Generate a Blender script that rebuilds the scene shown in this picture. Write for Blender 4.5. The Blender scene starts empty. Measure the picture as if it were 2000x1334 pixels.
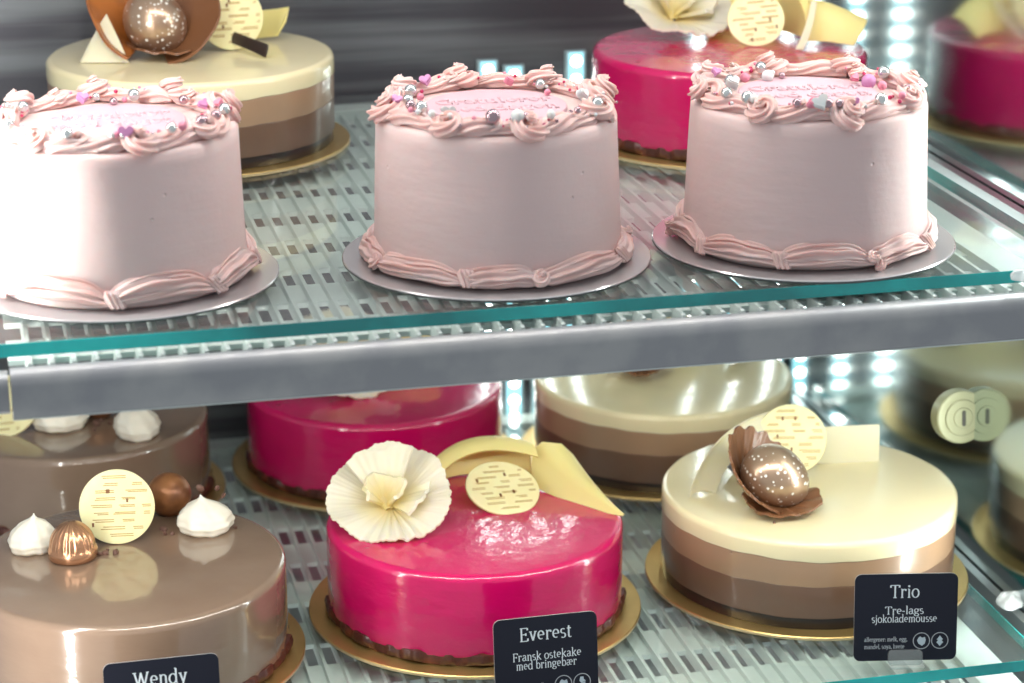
import bpy, math, random
import numpy as np
from mathutils import Vector, Matrix, Euler

# ------------------------------------------------------------------ camera, world, light, exposure
SC = bpy.context.scene
COL = SC.collection
FPX, PITCH, YAW, CZ = 4650.0, math.radians(18.5), math.radians(13.5), 0.732
CF = np.array([math.sin(YAW)*math.cos(PITCH), math.cos(YAW)*math.cos(PITCH), -math.sin(PITCH)])
CR = np.array([math.cos(YAW), -math.sin(YAW), 0.0])
CU = np.cross(CR, CF)
cam_d = bpy.data.cameras.new('camera')
cam_d.sensor_width = 36.0
cam_d.lens = FPX/2000*36
cam_d.clip_start, cam_d.clip_end = 0.05, 50
cam_d.dof.use_dof = True
cam_d.dof.focus_distance = 1.60
cam_d.dof.aperture_fstop = 6.3
cam = bpy.data.objects.new('camera', cam_d)
COL.objects.link(cam)
cam.location = (0, 0, CZ)
cam.rotation_euler = (math.radians(90)-PITCH, 0, -YAW)
SC.camera = cam

w = bpy.data.worlds.new('World'); SC.world = w; w.use_nodes = True
bg = w.node_tree.nodes['Background']
bg.inputs['Color'].default_value = (0.90, 0.95, 1.0, 1)
bg.inputs['Strength'].default_value = 0.48
SC.view_settings.view_transform = 'Standard'
SC.view_settings.look = 'None'
SC.view_settings.exposure = 0.0
SC.view_settings.gamma = 1.0
SC.cycles.max_bounces = 10
SC.cycles.transparent_max_bounces = 16
SC.cycles.caustics_reflective = False
SC.cycles.caustics_refractive = False
SC.cycles.sample_clamp_indirect = 4.0
SC.cycles.blur_glossy = 0.5
try:
    SC.cycles.use_denoising = True
    SC.cycles.denoiser = 'OPENIMAGEDENOISE'
except Exception:
    pass

L_LEFT, L_LEFT_LOW, L_RIGHT, L_UNDER, L_TOP = 68.0, 40.0, 60.0, 58.0, 34.0

def area(name, loc, size, rot, power, color):
    d = bpy.data.lights.new(name, 'AREA'); d.shape = 'RECTANGLE'
    d.size, d.size_y = size; d.energy = power; d.color = color
    o = bpy.data.objects.new(name, d); COL.objects.link(o)
    o.location = loc; o.rotation_euler = rot
    return o

# ------------------------------------------------------------------ helpers
def at(px, py, z):
    """where the sight line through a photo pixel meets the level plane z (used for measuring positions)"""
    d = CF + CR*(px-1000)/FPX + CU*(667-py)/FPX
    q = d*((z-CZ)/d[2])
    return float(q[0]), float(q[1])

def mat(name, base, rough=0.5, metal=0.0, coat=0.0, coat_rough=0.05, sss=0.0, sss_col=(1, .4, .3), spec=0.5,
        bump=None, var=None, emit=None, sheen=0):
    m = bpy.data.materials.new(name); m.use_nodes = True
    nt = m.node_tree; b = nt.nodes['Principled BSDF']
    b.inputs['Base Color'].default_value = (*base, 1)
    b.inputs['Roughness'].default_value = rough
    b.inputs['Metallic'].default_value = metal
    b.inputs['Coat Weight'].default_value = coat
    b.inputs['Coat Roughness'].default_value = coat_rough
    b.inputs['Specular IOR Level'].default_value = spec
    if sss:
        b.inputs['Subsurface Weight'].default_value = sss
        b.inputs['Subsurface Radius'].default_value = sss_col
        b.inputs['Subsurface Scale'].default_value = 0.006
    if emit:
        b.inputs['Emission Color'].default_value = (*emit[0], 1)
        b.inputs['Emission Strength'].default_value = emit[1]
    tc = nt.nodes.new('ShaderNodeTexCoord')
    if var:                                   # (scale, second colour, low, high)
        n = nt.nodes.new('ShaderNodeTexNoise'); n.inputs['Scale'].default_value = var[0]
        n.inputs['Detail'].default_value = 6
        nt.links.new(tc.outputs['Object'], n.inputs['Vector'])
        r = nt.nodes.new('ShaderNodeMapRange')
        r.inputs['From Min'].default_value = var[2]; r.inputs['From Max'].default_value = var[3]
        nt.links.new(n.outputs['Fac'], r.inputs['Value'])
        mx = nt.nodes.new('ShaderNodeMix'); mx.data_type = 'RGBA'
        mx.inputs[6].default_value = (*base, 1); mx.inputs[7].default_value = (*var[1], 1)
        nt.links.new(r.outputs['Result'], mx.inputs[0])
        nt.links.new(mx.outputs[2], b.inputs['Base Color'])
    if bump:                                  # list of (scale, strength, distance, stretch)
        prev = None
        for sc_, st, ds, stretch in bump:
            mp = nt.nodes.new('ShaderNodeMapping'); mp.inputs['Scale'].default_value = stretch
            nt.links.new(tc.outputs['Object'], mp.inputs['Vector'])
            n = nt.nodes.new('ShaderNodeTexNoise'); n.inputs['Scale'].default_value = sc_
            n.inputs['Detail'].default_value = 4
            nt.links.new(mp.outputs['Vector'], n.inputs['Vector'])
            bp = nt.nodes.new('ShaderNodeBump'); bp.inputs['Strength'].default_value = st
            bp.inputs['Distance'].default_value = ds
            nt.links.new(n.outputs['Fac'], bp.inputs['Height'])
            if prev: nt.links.new(prev.outputs['Normal'], bp.inputs['Normal'])
            prev = bp
        nt.links.new(prev.outputs['Normal'], b.inputs['Normal'])
        if coat: nt.links.new(prev.outputs['Normal'], b.inputs['Coat Normal'])
    return m

def thin(m, col, fac):
    """thin chocolate lets some light through"""
    nt = m.node_tree; b = nt.nodes['Principled BSDF']
    t = nt.nodes.new('ShaderNodeBsdfTranslucent'); t.inputs['Color'].default_value = (*col, 1)
    mx = nt.nodes.new('ShaderNodeMixShader'); mx.inputs['Fac'].default_value = fac
    nt.links.new(b.outputs[0], mx.inputs[1]); nt.links.new(t.outputs[0], mx.inputs[2])
    nt.links.new(mx.outputs[0], nt.nodes['Material Output'].inputs['Surface'])

def speckle(m, scale, thr, color):
    """white spatter: small irregular dots over a surface"""
    nt = m.node_tree; b = nt.nodes['Principled BSDF']
    tc = nt.nodes.new('ShaderNodeTexCoord')
    v = nt.nodes.new('ShaderNodeTexVoronoi'); v.inputs['Scale'].default_value = scale
    nt.links.new(tc.outputs['Object'], v.inputs['Vector'])
    sep = nt.nodes.new('ShaderNodeSeparateColor'); nt.links.new(v.outputs['Color'], sep.inputs['Color'])
    mu = nt.nodes.new('ShaderNodeMath'); mu.operation = 'MULTIPLY'; mu.inputs[1].default_value = thr
    nt.links.new(sep.outputs['Red'], mu.inputs[0])
    lt = nt.nodes.new('ShaderNodeMath'); lt.operation = 'LESS_THAN'
    nt.links.new(v.outputs['Distance'], lt.inputs[0]); nt.links.new(mu.outputs[0], lt.inputs[1])
    mx = nt.nodes.new('ShaderNodeMix'); mx.data_type = 'RGBA'
    mx.inputs[6].default_value = b.inputs['Base Color'].default_value[:]
    mx.inputs[7].default_value = (*color, 1)
    nt.links.new(lt.outputs[0], mx.inputs[0]); nt.links.new(mx.outputs[2], b.inputs['Base Color'])
    mm = nt.nodes.new('ShaderNodeMath'); mm.operation = 'MULTIPLY_ADD'
    mm.inputs[1].default_value = -b.inputs['Metallic'].default_value
    mm.inputs[2].default_value = b.inputs['Metallic'].default_value
    nt.links.new(lt.outputs[0], mm.inputs[0]); nt.links.new(mm.outputs[0], b.inputs['Metallic'])

def pits(m, scale, share, depth):
    """scattered small air holes"""
    nt = m.node_tree; b = nt.nodes['Principled BSDF']
    tc = nt.nodes.new('ShaderNodeTexCoord')
    v = nt.nodes.new('ShaderNodeTexVoronoi'); v.inputs['Scale'].default_value = scale
    nt.links.new(tc.outputs['Object'], v.inputs['Vector'])
    sep = nt.nodes.new('ShaderNodeSeparateColor'); nt.links.new(v.outputs['Color'], sep.inputs['Color'])
    g = nt.nodes.new('ShaderNodeMath'); g.operation = 'LESS_THAN'; g.inputs[1].default_value = share
    nt.links.new(sep.outputs['Red'], g.inputs[0])
    r = nt.nodes.new('ShaderNodeMapRange'); r.inputs['From Min'].default_value = .02; r.inputs['From Max'].default_value = .16
    r.inputs['To Min'].default_value = 1; r.inputs['To Max'].default_value = 0
    nt.links.new(v.outputs['Distance'], r.inputs['Value'])
    mu = nt.nodes.new('ShaderNodeMath'); mu.operation = 'MULTIPLY'
    nt.links.new(r.outputs[0], mu.inputs[0]); nt.links.new(g.outputs[0], mu.inputs[1])
    bp = nt.nodes.new('ShaderNodeBump'); bp.invert = True; bp.inputs['Strength'].default_value = .9; bp.inputs['Distance'].default_value = depth
    nt.links.new(mu.outputs[0], bp.inputs['Height'])
    for name in ('Normal', 'Coat Normal'):
        if b.inputs[name].is_linked:
            if name == 'Normal': nt.links.new(b.inputs[name].links[0].from_socket, bp.inputs['Normal'])
            nt.links.new(bp.outputs['Normal'], b.inputs[name])

class MB:
    """collects simple shapes that become ONE mesh"""
    def __init__(s): s.v, s.f, s.mi = [], [], []
    def add(s, verts, faces, mi=0, M=None):
        k = len(s.v)
        s.v += [tuple(M @ Vector(p)) if M is not None else tuple(p) for p in verts]
        s.f += [tuple(k+i for i in f) for f in faces]; s.mi += [mi]*len(faces)
        return s
    def box(s, x0, x1, y0, y1, z0, z1, mi=0, M=None):
        v = [(x, y, z) for z in (z0, z1) for y in (y0, y1) for x in (x0, x1)]
        return s.add(v, [(0, 2, 3, 1), (4, 5, 7, 6), (0, 1, 5, 4), (2, 6, 7, 3), (0, 4, 6, 2), (1, 3, 7, 5)], mi, M)
    def mesh(s, name, mats, smooth=True, auto=None):
        me = bpy.data.meshes.new(name); me.from_pydata(s.v, [], s.f)
        for m in (mats if isinstance(mats, (list, tuple)) else [mats]): me.materials.append(m)
        me.polygons.foreach_set('material_index', s.mi)
        me.polygons.foreach_set('use_smooth', [smooth]*len(s.f))
        me.update()
        if auto: me.set_sharp_from_angle(angle=math.radians(auto))
        return me

def link(name, me, parent=None, loc=(0, 0, 0), rot=(0, 0, 0), scale=(1, 1, 1)):
    o = bpy.data.objects.new(name, me); COL.objects.link(o)
    if parent: o.parent = parent
    o.location, o.rotation_euler, o.scale = loc, rot, scale
    return o

def tag(o, label, cat, group=None):
    o['label'], o['category'] = label, cat
    if group: o['group'] = group
    return o

def thing(name, label, cat, loc=(0, 0, 0), rotz=0, group=None):
    o = link(name, None, None, loc, (0, 0, rotz))
    return tag(o, label, cat, group)

def lathe(prof, seg=96, wob=None):
    """prof: list of (r, z) from the bottom up; caps closed when r == 0"""
    v, f, rings = [], [], []
    for r, z in prof:
        if r < 1e-7:
            rings.append([len(v)]); v.append((0, 0, z))
        else:
            ids = []
            for k in range(seg):
                a = 2*math.pi*k/seg
                rr, zz = (r, z) if wob is None else wob(r, z, a)
                ids.append(len(v)); v.append((rr*math.cos(a), rr*math.sin(a), zz))
            rings.append(ids)
    for A, B in zip(rings, rings[1:]):
        if len(A) == 1 and len(B) == 1: continue
        for k in range(seg):
            j = (k+1) % seg
            if len(A) == 1: f.append((A[0], B[j], B[k])) if False else f.append((A[0], B[k], B[j])[::-1])
            elif len(B) == 1: f.append((A[k], A[j], B[0]))
            else: f.append((A[k], A[j], B[j], B[k]))
    return v, f

def rounded_cyl(R, z0, z1, rt=0.004, rb=0.0, n=6, inner=True):
    p = [(0, z0)]
    if rb: p += [(R-rb+rb*math.sin(t), z0+rb-rb*math.cos(t)) for t in np.linspace(0, math.pi/2, n)]
    else: p += [(R*0.97, z0), (R, z0)]
    if rt: p += [(R-rt+rt*math.cos(t), z1-rt+rt*math.sin(t)) for t in np.linspace(0, math.pi/2, n)]
    else: p += [(R, z1)]
    p += [((R-rt)*0.6, z1), (0, z1)]
    return p

def sphere(r, seg=16, rings=10, sx=1, sy=1, sz=1):
    prof = [(r*math.sin(t), -r*math.cos(t)) for t in np.linspace(0, math.pi, rings+1)]
    prof[0] = (0, -r); prof[-1] = (0, r)
    v, f = lathe(prof, seg)
    return [(x*sx, y*sy, z*sz) for x, y, z in v], f

def sweep(pts, rad, lobes=7, depth=0.22, nsec=21, twist=0.0, closed=False, twist0=0.0, up=(0, 0, 1)):
    """a piped rope: star section carried along a path, turning as it goes"""
    P = [Vector(p) for p in pts]; n = len(P); v, f = [], []
    s = 0.0; upv = Vector(up)
    for i in range(n):
        a = P[i-1] if (i > 0 or closed) else P[i]
        b = P[(i+1) % n] if (i < n-1 or closed) else P[i]
        T = (b-a).normalized()
        S = T.cross(upv)
        S = S.normalized() if S.length > 1e-6 else Vector((1, 0, 0))
        N = S.cross(T)
        if i: s += (P[i]-P[i-1]).length
        r = rad[i] if hasattr(rad, '__len__') else rad
        for k in range(nsec):
            th = 2*math.pi*k/nsec
            rr = r*(1-depth*(0.5+0.5*math.cos(lobes*th))**0.8)
            q = P[i]+(S*math.cos(th+twist0+twist*s)+N*math.sin(th+twist0+twist*s))*rr
            v.append(tuple(q))
    m = n if closed else n-1
    for i in range(m):
        j = (i+1) % n
        for k in range(nsec):
            l = (k+1) % nsec
            f.append((i*nsec+k, j*nsec+k, j*nsec+l, i*nsec+l)[::-1])
    if not closed:
        f.append(tuple(range(nsec))); f.append(tuple((n-1)*nsec+k for k in range(nsec))[::-1])
    return v, f

def shell(grid, th):
    """grid[i][j] of points -> a closed sheet of thickness th"""
    G = np.array(grid, float); nu, nv = G.shape[:2]
    du = np.gradient(G, axis=0); dv = np.gradient(G, axis=1)
    N = np.cross(du, dv); N /= (np.linalg.norm(N, axis=2, keepdims=True)+1e-12)
    A = G+N*th/2; B = G-N*th/2
    v = [tuple(p) for p in A.reshape(-1, 3)]+[tuple(p) for p in B.reshape(-1, 3)]
    o = nu*nv; f = []
    for i in range(nu-1):
        for j in range(nv-1):
            a, b, c, d = i*nv+j, (i+1)*nv+j, (i+1)*nv+j+1, i*nv+j+1
            f.append((a, b, c, d)); f.append((o+d, o+c, o+b, o+a))
    for j in range(nv-1):
        f.append((j+1, o+j+1, o+j, j)[::-1]); k = (nu-1)*nv+j
        f.append((k, o+k, o+k+1, k+1)[::-1])
    for i in range(nu-1):
        a, b = i*nv, (i+1)*nv
        f.append((a, o+a, o+b, b)[::-1]); a, b = i*nv+nv-1, (i+1)*nv+nv-1
        f.append((b, o+b, o+a, a)[::-1])
    return v, f

def prism(poly, z0, z1):
    n = len(poly)
    v = [(x, y, z0) for x, y in poly]+[(x, y, z1) for x, y in poly]
    f = [tuple(range(n))[::-1], tuple(range(n, 2*n))]
    f += [(i, (i+1) % n, n+(i+1) % n, n+i) for i in range(n)]
    return v, f

def rrect(wd, ht, r, n=6):
    p = []
    for cx, cy, a0 in ((wd/2-r, ht/2-r, 0), (-wd/2+r, ht/2-r, 90), (-wd/2+r, -ht/2+r, 180), (wd/2-r, -ht/2+r, 270)):
        p += [(cx+r*math.cos(math.radians(a0+t)), cy+r*math.sin(math.radians(a0+t))) for t in np.linspace(0, 90, n)]
    return p

# ------------------------------------------------------------------ materials
M = {}
M['pink'] = mat('pink_buttercream', (.82, .635, .61), .55, sss=.35, sss_col=(1, .45, .35), spec=.35,
                bump=[(9, .30, .006, (1, 1, 3)), (26, .22, .0018, (1, 1, 5)), (160, .35, .0006, (1, 1, 1))], var=(14, (.79, .61, .59), .35, .7))
M['piping'] = mat('piped_buttercream', (.83, .54, .50), .5, sss=.3, sss_col=(1, .42, .3), spec=.35,
                  bump=[(220, .25, .0005, (1, 1, 1))], var=(40, (.84, .60, .57), .4, .65))
M['plaque'] = mat('lavender_pink_sugar_paste', (.76, .50, .56), .45, sss=.2)
M['silver_pearl'] = mat('silver_pearl', (.80, .85, .84), .2, metal=.85, coat=.6)
M['mauve_pearl'] = mat('mauve_pearl', (.48, .34, .38), .2, metal=.85, coat=.6)
M['white_sugar'] = mat('white_sugar', (.82, .84, .83), .4, sss=.2)
M['lilac_sugar'] = mat('lilac_sugar', (.62, .28, .52), .4)
M['rose_sugar'] = mat('rose_sugar', (.78, .28, .38), .4)
M['red_sugar'] = mat('red_sugar', (.55, .03, .12), .35)
GB = [(16, .25, .0028, (1, 1, .5)), (70, .16, .0008, (1, 1, 1))]
WB = [(14, .25, .003, (1, 1, .6)), (48, .32, .0034, (.7, .7, 1.8))]
CB = [(14, .2, .002, (1, 1, .6)), (40, .28, .0026, (.5, .5, 1.8))]
TB = [(26, .12, .002, (1, 1, 1))]
M['magenta'] = mat('raspberry_mirror_glaze', (.60, .002, .115), .24, coat=.7, coat_rough=.04, sss=.12, sss_col=(1, .1, .2), bump=WB,
                   var=(9, (.49, .002, .09), .35, .7))
M['choc_glaze'] = mat('milk_chocolate_mirror_glaze', (.25, .175, .125), .18, coat=1.0, coat_rough=.03, bump=CB, var=(8, (.21, .14, .098), .4, .62))
M['cream'] = mat('white_chocolate_glaze', (.88, .79, .50), .2, coat=.4, coat_rough=.04, sss=.15, sss_col=(1, .8, .5), bump=TB)
M['mid_mousse'] = mat('milk_chocolate_mousse', (.39, .245, .145), .3, coat=.55, coat_rough=.06, bump=GB, var=(18, (.34, .22, .135), .4, .65))
M['dark_mousse'] = mat('dark_chocolate_mousse', (.155, .085, .052), .3, coat=.55, coat_rough=.06, bump=GB, var=(18, (.135, .08, .052), .4, .65))
M['dark_base'] = mat('dark_chocolate_base', (.02, .013, .012), .3, coat=.3)
M['crumb'] = mat('red_brown_crumb_base', (.06, .012, .008), .5, coat=.3, bump=[(120, .8, .002, (1, 1, 1))], var=(60, (.16, .035, .012), .5, .7))
M['gold'] = mat('gold_cake_board', (.72, .50, .19), .30, metal=.85, bump=[(30, .1, .001, (1, 1, 1)), (300, .15, .0004, (1, 1, 1))], var=(22, (.62, .42, .15), .4, .7))
M['gold_rim'] = mat('board_edge', (.66, .52, .30), .45, metal=.6)
M['silver'] = mat('silver_cake_board', (.82, .80, .81), .2, metal=.6, coat=.5, bump=[(20, .06, .001, (1, 1, 1))])
M['dark_rim'] = mat('grey_board_edge', (.10, .11, .11), .5)
M['white_choc'] = mat('white_chocolate', (.90, .84, .60), .4, sss=.35, sss_col=(1, .75, .35), spec=.4)
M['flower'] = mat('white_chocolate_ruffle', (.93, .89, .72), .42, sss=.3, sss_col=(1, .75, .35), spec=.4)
M['yellow_choc'] = mat('pale_yellow_chocolate', (.97, .87, .37), .38, sss=.25, sss_col=(1, .7, .25), spec=.4)
M['disc'] = mat('printed_white_chocolate', (.90, .83, .48), .4, sss=.15, spec=.4, var=(60, (.88, .79, .43), .4, .6))
M['print'] = mat('golden_brown_print', (.46, .29, .07), .5)
M['fleck'] = mat('brown_fleck', (.20, .08, .02), .5)
def painted_glow_centre(m, c2, r0, r1):
    """light glowing through the heart painted in as butter yellow, whiter at the rim"""
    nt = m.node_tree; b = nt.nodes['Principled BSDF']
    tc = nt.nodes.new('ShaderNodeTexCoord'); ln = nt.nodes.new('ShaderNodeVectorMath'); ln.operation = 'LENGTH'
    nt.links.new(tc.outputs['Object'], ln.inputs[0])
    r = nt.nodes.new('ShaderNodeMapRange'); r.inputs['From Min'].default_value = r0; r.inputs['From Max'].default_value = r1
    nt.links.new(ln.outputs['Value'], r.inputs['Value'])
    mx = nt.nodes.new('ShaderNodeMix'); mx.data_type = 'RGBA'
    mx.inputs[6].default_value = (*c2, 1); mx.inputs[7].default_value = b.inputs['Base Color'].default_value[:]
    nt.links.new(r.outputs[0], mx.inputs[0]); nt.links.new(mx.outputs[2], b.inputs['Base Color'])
painted_glow_centre(M['flower'], (.93, .76, .32), .006, .034)
thin(M['white_choc'], (.97, .90, .6), .2); thin(M['yellow_choc'], (.98, .80, .18), .22); thin(M['flower'], (.98, .90, .6), .2)
M['petal'] = mat('milk_chocolate_petal', (.20, .085, .036), .38, coat=.15, bump=[(90, .3, .0008, (1, 1, 1))])
M['orange_petal'] = mat('orange_chocolate_petal', (.42, .14, .03), .35, coat=.3, var=(30, (.22, .07, .02), .4, .62))  # left half of the cup is orange, the right half brown
M['dark_stick'] = mat('dark_chocolate_curl', (.035, .024, .022), .35, coat=.2)
M['egg'] = mat('gold_dusted_chocolate_egg', (.46, .32, .22), .3, metal=.7, coat=.4, bump=[(60, .2, .001, (1, 1, 1))])
speckle(M['egg'], 300, .40, (.9, .87, .8))
M['copper'] = mat('copper_dusted_praline', (.55, .29, .16), .27, metal=.8, coat=.3)
M['truffle'] = mat('cocoa_dusted_truffle', (.34, .14, .05), .36, metal=.35, var=(50, (.16, .06, .025), .4, .65))
M['whip'] = mat('whipped_cream', (.86, .82, .70), .5, sss=.3, sss_col=(1, .85, .7), bump=[(110, .4, .0016, (1, 1, 1.5))])
M['nib'] = mat('cocoa_nib', (.14, .07, .05), .6)
M['card'] = mat('navy_black_card', (.009, .011, .021), .55, spec=.25)
M['ink'] = mat('pale_grey_lettering', (.62, .70, .74), .6)
M['ink2'] = mat('dim_grey_lettering', (.36, .40, .43), .6)
M['ice'] = mat('pale_blue_symbol', (.42, .52, .58), .6)
M['card_edge'] = mat('pale_card_edge', (.35, .35, .36), .5)
M['tray'] = mat('pale_green_white_plastic', (.70, .78, .75), .32, spec=.5, coat=.2)
M['rail'] = mat('grey_metal_rail', (.39, .405, .41), .40, metal=.35, spec=.5, bump=[(500, .15, .0003, (1, 1, 1)), (14, .15, .002, (1, 3, 3))],
                var=(26, (.31, .325, .345), .42, .62))
M['alu'] = mat('brushed_aluminium', (.62, .66, .67), .3, metal=.9, bump=[(60, .1, .0006, (1, .05, 1))])
M['floor'] = mat('dark_case_floor', (.46, .48, .49), .4, var=(10, (.34, .34, .36), .4, .6))
M['lock'] = mat('pale_brass_lock', (.31, .32, .19), .45, metal=.3, coat=.3)
M['slot'] = mat('keyhole_dark', (.03, .03, .02), .5)
M['housing'] = mat('lamp_housing_shield', (.4, .5, .52), .4)
pits(M['pink'], 120, .05, .0012); pits(M['magenta'], 70, .05, .0015); pits(M['choc_glaze'], 60, .05, .0015); pits(M['mid_mousse'], 120, .06, .0008); pits(M['dark_mousse'], 120, .06, .0008); pits(M['cream'], 60, .03, .0008)

def glass_mat(name, tint, refl=1.0, haze=0.0):
    m = bpy.data.materials.new(name); m.use_nodes = True; nt = m.node_tree
    nt.nodes.remove(nt.nodes['Principled BSDF'])
    out = nt.nodes['Material Output']
    tr = nt.nodes.new('ShaderNodeBsdfTransparent'); tr.inputs['Color'].default_value = (*tint, 1)
    gl = nt.nodes.new('ShaderNodeBsdfGlossy'); gl.inputs['Roughness'].default_value = 0.02
    gl.inputs['Color'].default_value = (refl, refl, refl, 1)
    lw = nt.nodes.new('ShaderNodeLayerWeight'); lw.inputs['Blend'].default_value = .5
    pw = nt.nodes.new('ShaderNodeMath'); pw.operation = 'POWER'; pw.inputs[1].default_value = 5
    nt.links.new(lw.outputs['Facing'], pw.inputs[0])
    ma = nt.nodes.new('ShaderNodeMath'); ma.operation = 'MULTIPLY_ADD'; ma.inputs[1].default_value = .9; ma.inputs[2].default_value = .035
    nt.links.new(pw.outputs[0], ma.inputs[0])
    mx = nt.nodes.new('ShaderNodeMixShader')
    nt.links.new(ma.outputs[0], mx.inputs['Fac'])
    nt.links.new(tr.outputs['BSDF'], mx.inputs[1]); nt.links.new(gl.outputs['BSDF'], mx.inputs[2])
    last = mx
    if haze:
        df = nt.nodes.new('ShaderNodeBsdfDiffuse'); df.inputs['Color'].default_value = (.8, .85, .85, 1)
        m2 = nt.nodes.new('ShaderNodeMixShader'); m2.inputs['Fac'].default_value = haze
        nt.links.new(mx.outputs[0], m2.inputs[1]); nt.links.new(df.outputs[0], m2.inputs[2]); last = m2
    nt.links.new(last.outputs[0], out.inputs['Surface'])
    return m
M['glass'] = glass_mat('clear_shelf_glass', (.955, .985, .975), haze=.02)
M['acrylic'] = glass_mat('clear_acrylic', (.93, .95, .95), haze=.12)
M['clip'] = glass_mat('milky_plastic', (.9, .93, .93), haze=.45)
M['glass_edge'] = mat('teal_glass_edge', (.0, .26, .26), .10, coat=.6, spec=.6, var=(7, (.01, .72, .68), .42, .66))  # brighter turquoise variation paints edge lighting into the colour

def mirror_mat():
    m = bpy.data.materials.new('dark_mirror_glass'); m.use_nodes = True; b = m.node_tree.nodes['Principled BSDF']
    b.inputs['Base Color'].default_value = (.66, .75, .75, 1); b.inputs['Metallic'].default_value = 1
    b.inputs['Roughness'].default_value = .115
    return m
M['mirror'] = mirror_mat()
M['back'] = mat('dark_streaked_back_panel', (.085, .085, .10), .36, metal=.5,
                bump=[(40, .5, .002, (.05, 1, 1)), (7, .3, .004, (.2, 1, 2))], var=None)

def reflection_streaks(m, c2):  # lighter level bands paint streaked reflections into the panel colour
    nt = m.node_tree; b = nt.nodes['Principled BSDF']
    tc = nt.nodes.new('ShaderNodeTexCoord'); mp = nt.nodes.new('ShaderNodeMapping'); mp.inputs['Scale'].default_value = (1.2, 1, 26)
    n = nt.nodes.new('ShaderNodeTexNoise'); n.inputs['Scale'].default_value = 2.4; n.inputs['Detail'].default_value = 5
    nt.links.new(tc.outputs['Object'], mp.inputs['Vector']); nt.links.new(mp.outputs['Vector'], n.inputs['Vector'])
    r = nt.nodes.new('ShaderNodeMapRange'); r.inputs['From Min'].default_value = .42; r.inputs['From Max'].default_value = .68
    nt.links.new(n.outputs['Fac'], r.inputs['Value'])
    mx = nt.nodes.new('ShaderNodeMix'); mx.data_type = 'RGBA'
    mx.inputs[6].default_value = b.inputs['Base Color'].default_value[:]; mx.inputs[7].default_value = (*c2, 1)
    nt.links.new(r.outputs['Result'], mx.inputs[0]); nt.links.new(mx.outputs[2], b.inputs['Base Color'])
reflection_streaks(M['back'], (.20, .215, .23))

def emit_mat(name, col, st):
    m = bpy.data.materials.new(name); m.use_nodes = True; nt = m.node_tree
    nt.nodes.remove(nt.nodes['Principled BSDF'])
    e = nt.nodes.new('ShaderNodeEmission'); e.inputs['Color'].default_value = (*col, 1); e.inputs['Strength'].default_value = st
    nt.links.new(e.outputs[0], nt.nodes['Material Output'].inputs['Surface'])
    return m
M['led_glow'] = emit_mat('led_diffuser_glow', (.40, .85, .95), 1.5)
M['led_dot'] = emit_mat('led_diode', (1.0, 1.0, .92), 14.0)
M['lamp_left'] = emit_mat('left_lamp_tube', (1.0, .97, .93), L_LEFT)
M['lamp_left_low'] = emit_mat('lower_left_lamp_tube', (1.0, .95, .9), L_LEFT_LOW)
M['lamp_right'] = emit_mat('right_lamp_tube', (.97, 1.0, .96), L_RIGHT)
M['lamp_right_low'] = emit_mat('lower_right_lamp_tube', (.97, 1.0, .96), L_RIGHT*.62)
M['lamp_under'] = emit_mat('under_shelf_tube', (1.0, .96, .88), L_UNDER)
M['lamp_top'] = emit_mat('top_lamp_tube', (1.0, .93, .88), L_TOP)

# ------------------------------------------------------------------ the display case
ZU, ZL = 0.292, 0.0           # tops of the two glass shelves
XW, YB = 0.731, 1.965         # mirrored side, back panel
case = thing('display_case', 'lit bakery display case with dark back panel and mirrored right side', 'display case', (0.36, 1.65, -.14))
def cpart(name, mb, m, parent=None, smooth=False, auto=None):
    o = link(name, mb.mesh(name, m, smooth, auto), parent or case)
    if parent is None: o.location = (-0.36, -1.65, .14)
    return o
cpart('back_panel', MB().box(-.5, XW+.02, YB, YB+.012, -.14, .75), M['back'])
cpart('side_panel', MB().box(XW, XW+.008, 1.36, YB-.002, -.139, .75), M['mirror'])
cpart('floor_panel', MB().box(0, XW-.001, 1.45, YB-.001, -.16, -.14), M['floor'])
for z in (ZL, ZU):
    mb = MB().box(.7225, .7295, 1.42, YB-.004, z-.022, z-.004)
    cpart('support_rail', mb, M['alu'])
lx, ly, lz = XW-.0095, 1.566, .108
mb = MB(); Mt = Matrix.Translation((lx, ly, lz)) @ Matrix.Rotation(math.radians(82), 4, 'X')
v, f = lathe(rounded_cyl(.0205, 0, .012, .002), 48); mb.add(v, f, 0, Mt)
v, f = lathe(rounded_cyl(.014, .0119, .0135, .001), 48); mb.add(v, f, 0, Mt)
v, f = lathe(rounded_cyl(.008, .0134, .0145, .001), 48); mb.add(v, f, 0, Mt)
lock = cpart('lock', mb, M['lock'], smooth=True, auto=40)
mb = MB(); v, f = prism(rrect(.003, .012, .0014), .0144, .0150); mb.add(v, f, 0, Mt); cpart('keyhole', mb, M['slot'], lock)
mb = MB().box(lx+.006, XW-.0005, ly+.001, ly+.006, lz-.012, lz+.012); cpart('lock_bracket', mb, M['lock'])

# glass shelves and trays -----------------------------------------------------------
def glass_shelf(z, yf, x0, x1, label):
    mb = MB(); mb.box(x0, x1, yf+.0006, 1.945, z-.008, z, 0)
    o = link('glass_shelf', mb.mesh('glass_shelf', M['glass'], False))
    tag(o, label, 'glass shelf', 'glass shelves of the display case')
    mb = MB().box(x0, x1, yf, yf+.0005, z-.0081, z+.0001)
    mb.box(x1+.0001, x1+.0006, yf, 1.945, z-.0081, z+.0001)
    link('polished_edge', mb.mesh('polished_edge', M['glass_edge'], False), o)
    return o
glass_shelf(ZU, 1.342, -.015, .705, 'upper clear glass shelf with teal edge under the three pink cakes')
glass_shelf(ZL, 1.368, -.015, .708, 'lower clear glass shelf with teal edge under the cakes with black cards')

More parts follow.
